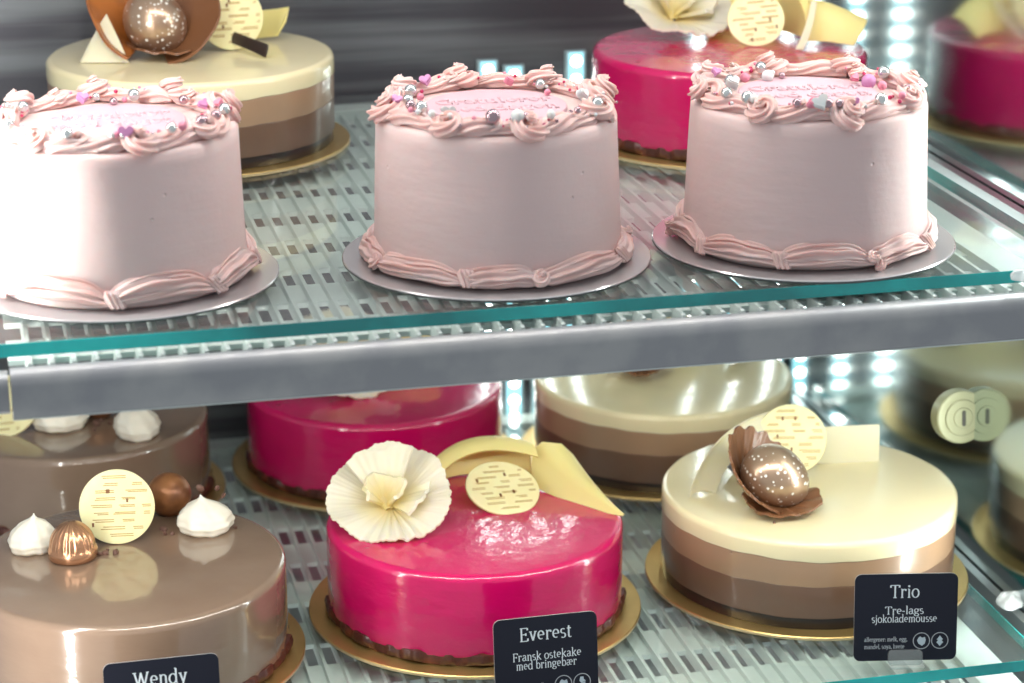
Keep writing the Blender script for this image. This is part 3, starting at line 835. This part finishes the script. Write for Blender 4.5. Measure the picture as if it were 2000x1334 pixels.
def trio(px, py, z, label, blab):
    x, y = at(px, py, z)
    board((x, y), z, GB_R, GOLD_T, M['gold'], M['gold_rim'], blab, 'gold boards under the glazed cakes')
    t = thing('mousse_cake', label, 'cake', (x, y, z+GOLD_T), 0, 'layered chocolate mousse cakes')
    for nm, me in (('cake_base', L_BASE), ('dark_layer', L_DARK), ('milk_layer', L_MID), ('glazed_top_layer', L_TOP_)): link(nm, me, t)
    return t, x, y
def egg(t, loc, s, rot=(0, 0, 0)):
    v, f = sphere(1, 40, 26); v = [(a*s[0]*(1-.10*c), b*s[1]*(1-.10*c), c*s[2]) for a, b, c in v]
    return part('chocolate_egg', (v, f), M['egg'], t, loc=loc, rot=rot)

# the one with the black card, lower shelf
t, cx, cy = trio(1573, 1117, ZL, 'three layer mousse cake with a gold speckled egg, behind the black card on the right',
                 'gold board under the mousse cake with the egg, lower shelf front')
def L(px, py, dz=0.0):
    a, b = at(px, py, ZL+GOLD_T+TH+dz); return a-cx, b-cy, TH+dz
ex, ey, _ = L(1500, 985)
egg(t, (ex+.0025, ey-.007, TH+.0240), (.0218, .0215, .0268), (0, math.radians(125), math.radians(-8)))
fan = ruffle(.0365, .58, 15, .0016, 0, 2*math.pi, 4, .0017, nu=240, nv=20, jag=.03, curve=1.4)
part('ruffled_fan', fan, M['petal'], t, loc=(ex-.0135, ey+.009, TH+.0125), rot=(math.radians(30), math.radians(36), 0))
part('ruffled_fan', ruffle(.028, .22, 10, .0018, 0, 2*math.pi, 9, .0016, nu=160, jag=.07), M['petal'], t, loc=(ex+.007, ey-.011, TH+.0022), rot=(math.radians(3), math.radians(-3), .3))
dx, dy, _ = L(1555, 925)
deco_disc(t, (dx, dy+.012, TH+.0235), (math.radians(62), 0, math.radians(-12)), .0262, 3)
ax, ay, _ = L(1597, 906); bx, by, _ = L(1716, 900)
part('chocolate_tile', sheet([(ax, ay, TH), ((ax+bx)/2, (ay+by)/2, TH), (bx, by, TH)], .0285, .0016, .12), M['white_choc'], t)
lx0, ly0, _ = L(1345, 975)
A = bez((lx0, ly0, TH+.001), (lx0+.030, ly0+.045, TH+.046), (lx0+.100, ly0+.062, TH+.040))
B = bez((lx0+.022, ly0+.004, TH+.001), (lx0+.046, ly0+.040, TH+.032), (lx0+.100, ly0+.048, TH+.020))
part('chocolate_curl', ruled(A, B, 8, (0, .004, .002)), M['white_choc'], t)
A = bez((lx0+.040, ly0+.040, TH+.010), (lx0+.055, ly0+.056, TH+.034), (lx0+.092, ly0+.060, TH+.036))
B = bez((lx0+.048, ly0+.040, TH+.000), (lx0+.070, ly0+.050, TH+.004), (lx0+.092, ly0+.052, TH+.004))
part('dark_curl', ruled(A, B, 8), M['dark_stick'], t)
for q in range(2):
    qx, qy, _ = L(1512+q*61, 1022-q*31)
    part('crumb', sphere(.0011+.0003*(q % 3), 8, 6), M['nib'], t, loc=(qx, qy, TH+.0006))

# back of the lower shelf
t, cx, cy = trio(1292, 878, ZL, 'layered mousse cake at the back of the lower shelf, half hidden by the rail',
                 'gold board under the mousse cake at the back of the lower shelf')
def L(px, py, dz=0.0):
    a, b = at(px, py, ZL+GOLD_T+TH+dz); return a-cx, b-cy, TH+dz
ex, ey, _ = L(1250, 730)
part('ruffled_fan', ruffle(.030, .4, 15, .002, 0, 2*math.pi, 14, .0016, jag=.08), M['petal'], t, loc=(ex, ey+.012, TH+.006), rot=(math.radians(20), 0, 0))
egg(t, (ex, ey+.016, TH+.026), (.0245, .0225, .0235), (math.radians(70), .3, .3))
dx, dy, _ = L(1330, 715)
deco_disc(t, (dx, dy+.015, TH+.0225), (math.radians(60), 0, math.radians(30)), .0258, 13)
ax, ay, _ = L(1405, 712); bx, by, _ = L(1480, 700)
part('dark_curl', ruled([(ax, ay+.01, TH+.022), (bx, by+.012, TH+.022)], [(ax+.010, ay, TH+.001), (bx-.016, by, TH+.001)], 5, (0, -.003, 0)), M['dark_stick'], t)

# upper shelf
t, cx, cy = trio(380, 279, ZU, 'three layer mousse cake behind the leftmost pink cake on the upper shelf',
                 'gold board under the mousse cake on the upper shelf')
def L(px, py, dz=0.0):
    a, b = at(px, py, ZU+GOLD_T+TH+dz); return a-cx, b-cy, TH+dz
ex, ey, _ = L(312, 112)
egg(t, (ex-.001, ey+.006, TH+.0255), (.0262, .023, .0225), (math.radians(75), .9, .2))
part('shell_half', ruffle(.047, .62, 3, .0012, math.radians(100), math.radians(255), 21, .0020, nu=80, jag=.03, curve=2.0), M['orange_petal'], t,
     loc=(ex-.004, ey+.026, TH+.020), rot=(math.radians(52), math.radians(10), math.radians(-8)))
part('shell_half', ruffle(.052, .50, 3, .0012, math.radians(-80), math.radians(98), 23, .0020, nu=80, jag=.03, curve=2.0), M['petal'], t,
     loc=(ex-.001, ey+.026, TH+.021), rot=(math.radians(50), math.radians(-4), math.radians(-6)))
part('ruffled_fan', ruffle(.027, .25, 8, .0016, 0, 2*math.pi, 25, .0016, jag=.08), M['petal'], t, loc=(ex+.004, ey+.002, TH+.002), rot=(.05, 0, 1))
ax, ay, _ = L(157, 124); bx, by, _ = L(252, 124)
tri_a = [(ax+(bx-ax)*.62*u, ay+.010*u+.004*math.sin(math.pi*u), TH+.0006+.034*u) for u in np.linspace(0, 1, 12)]
tri_b = [(ax+(bx-ax)*u, ay+(by-ay)*u, TH+.0006) for u in np.linspace(0, 1, 12)]
part('chocolate_curl', ruled(tri_a, tri_b, 8, (0, -.001, .001)), M['white_choc'], t)
dx, dy, _ = L(455, 100)
deco_disc(t, (dx, dy+.006, TH+.0255), (math.radians(76), 0, math.radians(5)), .0252, 23)
ax, ay, _ = L(470, 86); bx, by, _ = L(545, 84)
part('chocolate_curl', ruled([(ax, ay+.012, TH+.001), (ax+.012, ay+.013, TH+.001), (bx, by+.008, TH+.004), (bx+.006, by+.004, TH+.016)],
                             [(ax, ay+.016, TH+.018), (ax+.014, ay+.018, TH+.022), (bx+.002, by+.016, TH+.024), (bx+.010, by+.010, TH+.026)], 8), M['yellow_choc'], t)
ax, ay, _ = L(440, 96); bx, by, _ = L(518, 116)
part('dark_curl', ruled(bez((ax, ay, TH+.0065), ((ax+bx)/2, (ay+by)/2, TH+.006), (bx, by, TH+.0015), 8),
                        bez((ax+.002, ay+.003, TH+.015), ((ax+bx)/2+.002, (ay+by)/2+.003, TH+.013), (bx+.003, by+.003, TH+.0105), 8), 6, (0, -.002, 0)), M['dark_stick'], t)

# ------------------------------------------------------------------ raspberry cakes
RH, RR_ = .067, .1065
v, f = lathe(rounded_cyl(RR_, .0058, RH, .0055, .002, 8), 144)
RASP = MB().add(v, f).mesh('glazed_body', M['magenta'], True, 50)
_r = random.Random(77)
CR_ = [_r.uniform(0, 6.28) for _ in range(4)]
def crumb_wob(r, z, a):
    if r > .09 and z > .0002:
        k = .0012*math.sin(13*a+CR_[0])+.0010*math.sin(29*a+CR_[1])+.0006*math.sin(61*a+CR_[2]); return r+k, z+k*.6
    return r, z
v, f = lathe([(0, 0), (.1050, 0), (.1072, .001), (.1078, .005), (.1068, .0085), (.100, .009), (0, .009)], 260, crumb_wob)
CRUMB = MB().add(v, f).mesh('crumb_base', M['crumb'], True, 60)
def rasp(px, py, z, label, blab):
    x, y = at(px, py, z)
    board((x, y), z, GB_R, GOLD_T, M['gold'], M['gold_rim'], blab, 'gold boards under the glazed cakes')
    t = thing('raspberry_cake', label, 'cake', (x, y, z+GOLD_T), 0, 'magenta glazed raspberry cakes')
    link('crumb_base', CRUMB, t); link('glazed_body', RASP, t)
    return t, x, y
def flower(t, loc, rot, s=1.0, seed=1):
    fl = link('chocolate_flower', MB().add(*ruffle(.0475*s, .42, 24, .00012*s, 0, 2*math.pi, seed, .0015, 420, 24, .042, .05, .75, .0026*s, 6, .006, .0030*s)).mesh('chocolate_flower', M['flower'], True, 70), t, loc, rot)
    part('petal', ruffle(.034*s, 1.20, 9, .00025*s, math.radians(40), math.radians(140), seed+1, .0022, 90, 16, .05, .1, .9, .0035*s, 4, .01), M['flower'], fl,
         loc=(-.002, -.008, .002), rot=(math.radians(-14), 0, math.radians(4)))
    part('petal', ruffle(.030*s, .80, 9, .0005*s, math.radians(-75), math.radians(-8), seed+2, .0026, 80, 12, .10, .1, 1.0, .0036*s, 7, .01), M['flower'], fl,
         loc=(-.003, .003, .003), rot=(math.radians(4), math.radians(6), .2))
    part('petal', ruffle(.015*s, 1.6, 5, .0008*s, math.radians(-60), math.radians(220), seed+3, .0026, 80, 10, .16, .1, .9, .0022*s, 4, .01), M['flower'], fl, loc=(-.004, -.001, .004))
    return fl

# with the black card, lower shelf
t, cx, cy = rasp(928, 1183, ZL, 'magenta glazed cake with a ruffled white flower, behind the black card in the middle',
                 'gold board under the magenta cake, lower shelf front')
def L(px, py, dz=0.0):
    a, b = at(px, py, ZL+GOLD_T+RH+dz); return a-cx, b-cy, RH+dz
fx, fy, _ = L(768, 1012)
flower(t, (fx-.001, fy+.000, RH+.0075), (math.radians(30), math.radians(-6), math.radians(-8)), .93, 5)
dx, dy, _ = L(985, 985)
deco_disc(t, (dx, dy+.006, RH+.010), (math.radians(24), math.radians(2), math.radians(4)), .0272, 33)
ax, ay, _ = L(850, 945); bx, by, _ = L(1042, 945)
mx_, my_ = (ax+bx)/2, (ay+by)/2
lo = bez((ax, ay+.000, RH+.001), (mx_-.005, my_+.034, RH+.001), (bx, by+.004, RH+.003))
hi = bez((ax-.004, ay+.002, RH+.014), (mx_-.006, my_+.040, RH+.034), (bx, by+.006, RH+.030))
part('chocolate_curl', ruled(lo, hi, 9, (0, .005, 0)), M['yellow_choc'], t)
hi2 = bez((ax-.004, ay+.0018, RH+.0142), (mx_-.006, my_+.0398, RH+.0342), (bx, by+.0058, RH+.0302))
hi3 = bez((ax+.004, ay-.010, RH+.013), (mx_-.004, my_+.016, RH+.0305), (bx+.000, by-.014, RH+.0265))
part('chocolate_curl', ruled(hi2, hi3, 6, (0, 0, .002)), M['yellow_choc'], t)
tx, ty, _ = L(1222, 1012)
p0 = np.array([tx, ty, RH+.001])
base = [(bx-.002, by-.010, RH+.002), (bx-.001, by+.002, RH+.012), (bx+.002, by+.008, RH+.024), (bx+.008, by+.006, RH+.030), (bx+.022, by+.004, RH+.028), (bx+.030, by+.000, RH+.020)]
base = [tuple(np.array(b_)) for b_ in base]
part('chocolate_curl', ruled(base, [tuple(p0+(np.array(b_)-p0)*.03) for b_ in base], 14, (0, -.002, -.003)), M['yellow_choc'], t)

# back of the lower shelf
t, cx, cy = rasp(734, 898, ZL, 'magenta glazed cake at the back of the lower shelf, half hidden by the front rail',
                 'gold board under the magenta cake at the back of the lower shelf')
def L(px, py, dz=0.0):
    a, b = at(px, py, ZL+GOLD_T+RH+dz); return a-cx, b-cy, RH+dz
fx, fy, _ = L(672, 752)
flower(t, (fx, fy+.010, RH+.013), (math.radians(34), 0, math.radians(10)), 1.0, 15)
ax, ay, _ = L(740, 735); bx, by, _ = L(860, 725)
part('chocolate_curl', ruled(bez((ax, ay, RH+.001), ((ax+bx)/2, ay+.03, RH+.001), (bx, by, RH+.002)), bez((ax, ay+.004, RH+.026), ((ax+bx)/2, ay+.036, RH+.034), (bx, by+.004, RH+.028)), 8), M['yellow_choc'], t)

# upper shelf
t, cx, cy = rasp(1420, 264, ZU, 'magenta glazed cake with white flower and yellow curls on the upper shelf',
                 'gold board under the magenta cake on the upper shelf')
def L(px, py, dz=0.0):
    a, b = at(px, py, ZU+GOLD_T+RH+dz); return a-cx, b-cy, RH+dz
fx, fy, _ = L(1318, 66)
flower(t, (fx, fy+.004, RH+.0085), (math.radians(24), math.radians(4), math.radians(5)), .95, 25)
dx, dy, _ = L(1478, 88)
deco_disc(t, (dx, dy+.004, RH+.0195), (math.radians(60), math.radians(-6), math.radians(-14)), .0222, 43)
ax, ay, _ = L(1400, 70); bx, by, _ = L(1580, 92)
lo = bez((ax, ay+.020, RH+.001), (ax+.050, ay+.055, RH+.002), (bx, by, RH+.006))
hi = bez((ax, ay+.026, RH+.030), (ax+.050, ay+.062, RH+.036), (bx+.004, by+.010, RH+.034))
part('chocolate_curl', ruled(lo, hi, 9, (0, .006, 0)), M['yellow_choc'], t)
part('chocolate_curl', ruled(bez((bx-.016, by-.012, RH+.001), (bx-.004, by-.002, RH+.012), (bx+.004, by+.010, RH+.034)),
                             bez((bx-.010, by-.014, RH+.001), (bx+.002, by-.004, RH+.014), (bx+.008, by+.008, RH+.034)), 5), M['white_choc'], t)
ex_, ey_, _ = L(1690, 92)
part('chocolate_curl', ruled(bez((bx-.002, by+.004, RH+.004), (bx+.014, by+.004, RH+.004), (ex_-.014, ey_-.010, RH+.004)),
                             bez((bx-.006, by+.016, RH+.036), (bx+.020, by+.020, RH+.034), (ex_+.002, ey_+.004, RH+.020)), 9, (.002, -.002, .004)), M['yellow_choc'], t)

# ------------------------------------------------------------------ milk chocolate glazed cakes
v, f = lathe(rounded_cyl(TR, .0055, TH, .0055, .002, 8), 144)
CHOC = MB().add(v, f).mesh('glazed_body', M['choc_glaze'], True, 50)
def choc(px, py, label, blab):
    x, y = at(px, py, ZL)
    board((x, y), ZL, GB_R, GOLD_T, M['gold'], M['gold_rim'], blab, 'gold boards under the glazed cakes')
    t = thing('chocolate_cake', label, 'cake', (x, y, ZL+GOLD_T), 0, 'milk chocolate glazed cakes')
    link('crumb_base', CRUMB, t, scale=(1.022, 1.022, 1)); link('glazed_body', CHOC, t)
    return t, x, y
def dollop(t, loc, R=.019, H=.017, seed=1):
    """piped whipped cream: a turning ridged mound with a small peak"""
    rnd = random.Random(seed); p = [rnd.uniform(0, 6) for _ in range(4)]
    def wob(r, z, a):
        u = z/H
        k = 1+.035*math.sin(9*a+p[0]+u*3.2)*(1-u*.3)+.05*math.sin(2*a+p[1]+u*1.5)+.02*math.sin(5*a+p[3]-u*5)
        return r*k, z+.0007*math.sin(3*a+p[2])*(r/R)
    kn = [(0, .80), (.12, .96), (.28, 1.0), (.46, .95), (.62, .82), (.76, .62), (.87, .40), (.95, .20), (1.03, .08), (1.12, .02)]
    prof = [(0, 0)]
    for u in np.linspace(0, 1.12, 34):
        prof.append((R*float(np.interp(u, [q[0] for q in kn], [q[1] for q in kn]))*(1+.018*math.sin(u*26)), H*u))
    prof.append((0, H*1.13))
    lean = rnd.uniform(-.12, .12)
    v, f = lathe(prof, 96, wob)
    return part('cream_dollop', ([(x+lean*z*z/H, y, z) for x, y, z in v], f), M['whip'], t, loc=loc)
def praline(t, loc):
    v, f = lathe([(0, 0), (.0135, 0), (.0150, .001), (.0152, .006), (.0142, .0072)]+[(.0142*math.cos(a), .0075+.0155*math.sin(a)) for a in np.linspace(0.05, 1.5, 14)]+[(0, .0231)], 120,
                 lambda r, z, a: (r*(1-.045*(z > .0073)*(.5+.5*math.cos(20*a))), z))
    return part('ribbed_praline', (v, f), M['copper'], t, loc=loc, scale=(1.12, 1.12, 1.15))
def nibs(t, L, spots, seed):
    rnd = random.Random(seed)
    for px, py in spots:
        for k in range(4):
            x, y, z = L(px+rnd.uniform(-22, 22), py+rnd.uniform(-7, 7)); s = rnd.uniform(.0016, .0034)
            v, f = sphere(s, 7, 5, rnd.uniform(.7, 1.5), rnd.uniform(.6, 1.2), rnd.uniform(.5, .9))
            link('cocoa_nib', MB().add(v, f).mesh('cocoa_nib', M['nib'], False), t, (x, y, z+.0007), (rnd.random(), rnd.random(), rnd.random()*3))

t, cx, cy = choc(258, 1276, 'glazed milk chocolate cake with cream dollops and praline, behind the black card on the left',
                 'gold board under the milk chocolate cake, lower shelf front')
def L(px, py, dz=0.0):
    a, b = at(px, py, ZL+GOLD_T+TH+dz); return a-cx, b-cy, TH+dz
x_, y_, _ = L(64, 1072); dollop(t, (x_, y_, TH), .0165, .0235, 2)
x_, y_, _ = L(143, 1088); praline(t, (x_, y_, TH))
x_, y_, _ = L(403, 1034); dollop(t, (x_, y_, TH), .0195, .0240, 4)
x_, y_, _ = L(332, 1002); part('truffle', sphere(.0160, 32, 20), M['truffle'], t, loc=(x_, y_, TH+.0145))
x_, y_, _ = L(234, 1064)
deco_disc(t, (x_, y_+.008, TH+.0255), (math.radians(74), 0, math.radians(-8)), .0262, 53)
nibs(t, L, [(430, 988), (365, 1010), (205, 1080), (455, 1030), (330, 1040)], 3)
for k, (px, py) in enumerate(((395, 985), (428, 985), (440, 1000))):
    x_, y_, _ = L(px, py+32)
    part('chocolate_shaving', sphere(.0026, 8, 5, 1.3, .5, .9), M['nib'], t, loc=(x_, y_+.004, TH+.0235), rot=(.4*k, .7, k))

t, cx, cy = choc(150, 962, 'glazed milk chocolate cake at the back of the lower shelf, left of the magenta one',
                 'gold board under the milk chocolate cake at the back of the lower shelf')
def L(px, py, dz=0.0):
    a, b = at(px, py, ZL+GOLD_T+TH+dz); return a-cx, b-cy, TH+dz
x_, y_, _ = L(270, 850); dollop(t, (x_, y_, TH), .0185, .0275, 6)
x_, y_, _ = L(120, 832); dollop(t, (x_, y_, TH), .0215, .0245, 8)
x_, y_, _ = L(195, 812); part('truffle', sphere(.0160, 32, 20), M['truffle'], t, loc=(x_, y_, TH+.0145))
x_, y_, _ = L(20, 835)
deco_disc(t, (x_, y_, TH+.018), (math.radians(50), math.radians(-10), math.radians(-25)), .0262, 63)
nibs(t, L, [(190, 825), (215, 822), (175, 835)], 9)

# ------------------------------------------------------------------ price cards
def card(px, py, rotz, label, lines, w=.0715, h=.062, icons=('nut', 'wheat')):
    x, y = at(px, py, ZL+.001)
    t = thing('price_card', label, 'price card', (x, y, ZL), rotz, 'black price cards on the lower shelf')
    tilt = math.radians(8)
    Mt = Matrix.Rotation(math.radians(90)-tilt, 4, 'X')
    mb = MB(); v, f = prism([(a, b+h/2+.001) for a, b in rrect(w, h, .0048)], -.0011, 0); mb.add(v, f, 0, Mt)
    mb.mi = [1 if len(ff) == 4 else 0 for ff in mb.f]
    pl = link('card_panel', mb.mesh('card_panel', [M['card'], M['card_edge']], False), t)
    mb = MB()
    for s, bx, by, size, wd, bold, mi in lines:
        lettering(mb, s, bx, by, size, *(bold), z=.00025, width=wd, mi=mi)
    mb.v = [tuple(Mt @ Vector(p)) for p in mb.v]
    link('lettering', mb.mesh('lettering', [M['ink'], M['ink2']], False), pl)
    for k, ic in enumerate(icons):
        cx, cy = w*.115+k*.0128+.003, .0150
        mb = MB(); n = 40; v = []
        for i in range(n):
            a = 2*math.pi*i/n; v += [(cx+.0060*math.cos(a), cy+.0060*math.sin(a), .0003+k*2e-5), (cx+.0054*math.cos(a), cy+.0054*math.sin(a), .0003+k*2e-5)]
        mb.add(v, [(2*i, 2*((i+1) % n), 2*((i+1) % n)+1, 2*i+1) for i in range(n)], 0)
        if ic == 'nut': pol = [[(-.0022, .0022), (-.003, .0002), (-.002, -.002), (.0004, -.0036), (.0024, -.002), (.003, .0006), (.0024, .0028), (.0006, .0022), (-.001, .0032)]]
        elif ic == 'wheat': pol = [[(-.0022, .0008), (0, .0036), (.0022, .0008), (.0012, .0004), (.0024, -.0014), (.0014, -.0022), (0, -.0040), (-.0014, -.0022), (-.0024, -.0014), (-.0012, .0004)]]
        else: pol = [[(-.0012, .0036), (.0010, .0036), (.0012, .0018), (.0026, .0006), (-.0006, -.0006), (-.0018, .0008)], [(-.0016, -.0012), (.0022, .0002), (.0022, -.0038), (-.0016, -.0038)]]
        for q in pol: mb.add([(cx+a, cy+b, .00034+k*2e-5) for a, b in q], [tuple(range(len(q)))], 1)
        mb.v = [tuple(Mt @ Vector(p)) for p in mb.v]
        link('symbol', mb.mesh('symbol', [M['ink2'], M['ice']], False), pl)
    # clear foot that grips the lower edge
    mb = MB(); v, f = prism([(a, b+.0035) for a, b in rrect(.024, .011, .003)], .0006, .0022); mb.add(v, f, 0, Mt)
    mb.box(-.012, .012, -.012, .006, .0002, .0016)
    link('clear_foot', mb.mesh('clear_foot', M['acrylic'], False), t)
TL, SL, XS = (.10, .045), (.10, .05), (.13, .08)
card(1767, 1290, math.radians(-11), 'black card in front of the layered mousse cake with the egg',
     [('Trio', -.001, .0462, .0125, .0205, TL, 0), ('Tre-lags', -.001, .0344, .0076, .027, SL, 0), ('sjokolademousse', -.001, .0286, .0074, .0455, SL, 0),
      ('allergener: melk, egg,', -.0135, .0150, .0042, .030, XS, 1), ('mandel, soya, hvete', -.0145, .0098, .0042, .028, XS, 1)])
card(1070, 1378, 0, 'black card in front of the magenta cake with the flower',
     [('Everest', .000, .0470, .0127, .0360, TL, 0), ('Fransk ostekake', .0005, .0336, .0078, .0470, SL, 0), ('med bringebær', .000, .0275, .0078, .0415, SL, 0),
      ('allergener: melk,', -.0135, .0140, .0042, .026, XS, 1), ('hvete, egg', -.0175, .0092, .0042, .018, XS, 1)], w=.0705, icons=('nut', 'bottle'))
card(325, 1468, 0, 'black card in front of the milk chocolate cake with cream dollops',
     [('Wendy', -.001, .0462, .0127, .0345, TL, 0)], w=.0730)

# ------------------------------------------------------------------ small things at the right end of the glass
def clip(px, py, z, label, seed, s=1.0):
    rnd = random.Random(seed); p = [rnd.uniform(0, 6) for _ in range(3)]
    x, y = at(px, py, z)
    v, f = lathe([(0, 0), (.015*s, 0), (.0155*s, .003*s), (.012*s, .008*s), (.006*s, .010*s), (0, .0105*s)], 40,
                 lambda r, z_, a: (r*(1+.16*math.sin(2*a+p[0])+.07*math.sin(5*a+p[1])), z_*(1+.15*math.sin(3*a+p[2]))))
    o = link('shelf_clip', MB().add(v, f).mesh('shelf_clip', M['clip'], True, 60), None, (x, y, z))
    tag(o, label, 'shelf clip', 'white clips at the end of the shelves')
clip(1972, 1178, ZL+.0003, 'white plastic clip on the lower glass shelf beside its right edge', 2, .72)
clip(2000, 545, ZU+.0003, 'white plastic clip on the upper glass shelf at its right end', 5, .55)
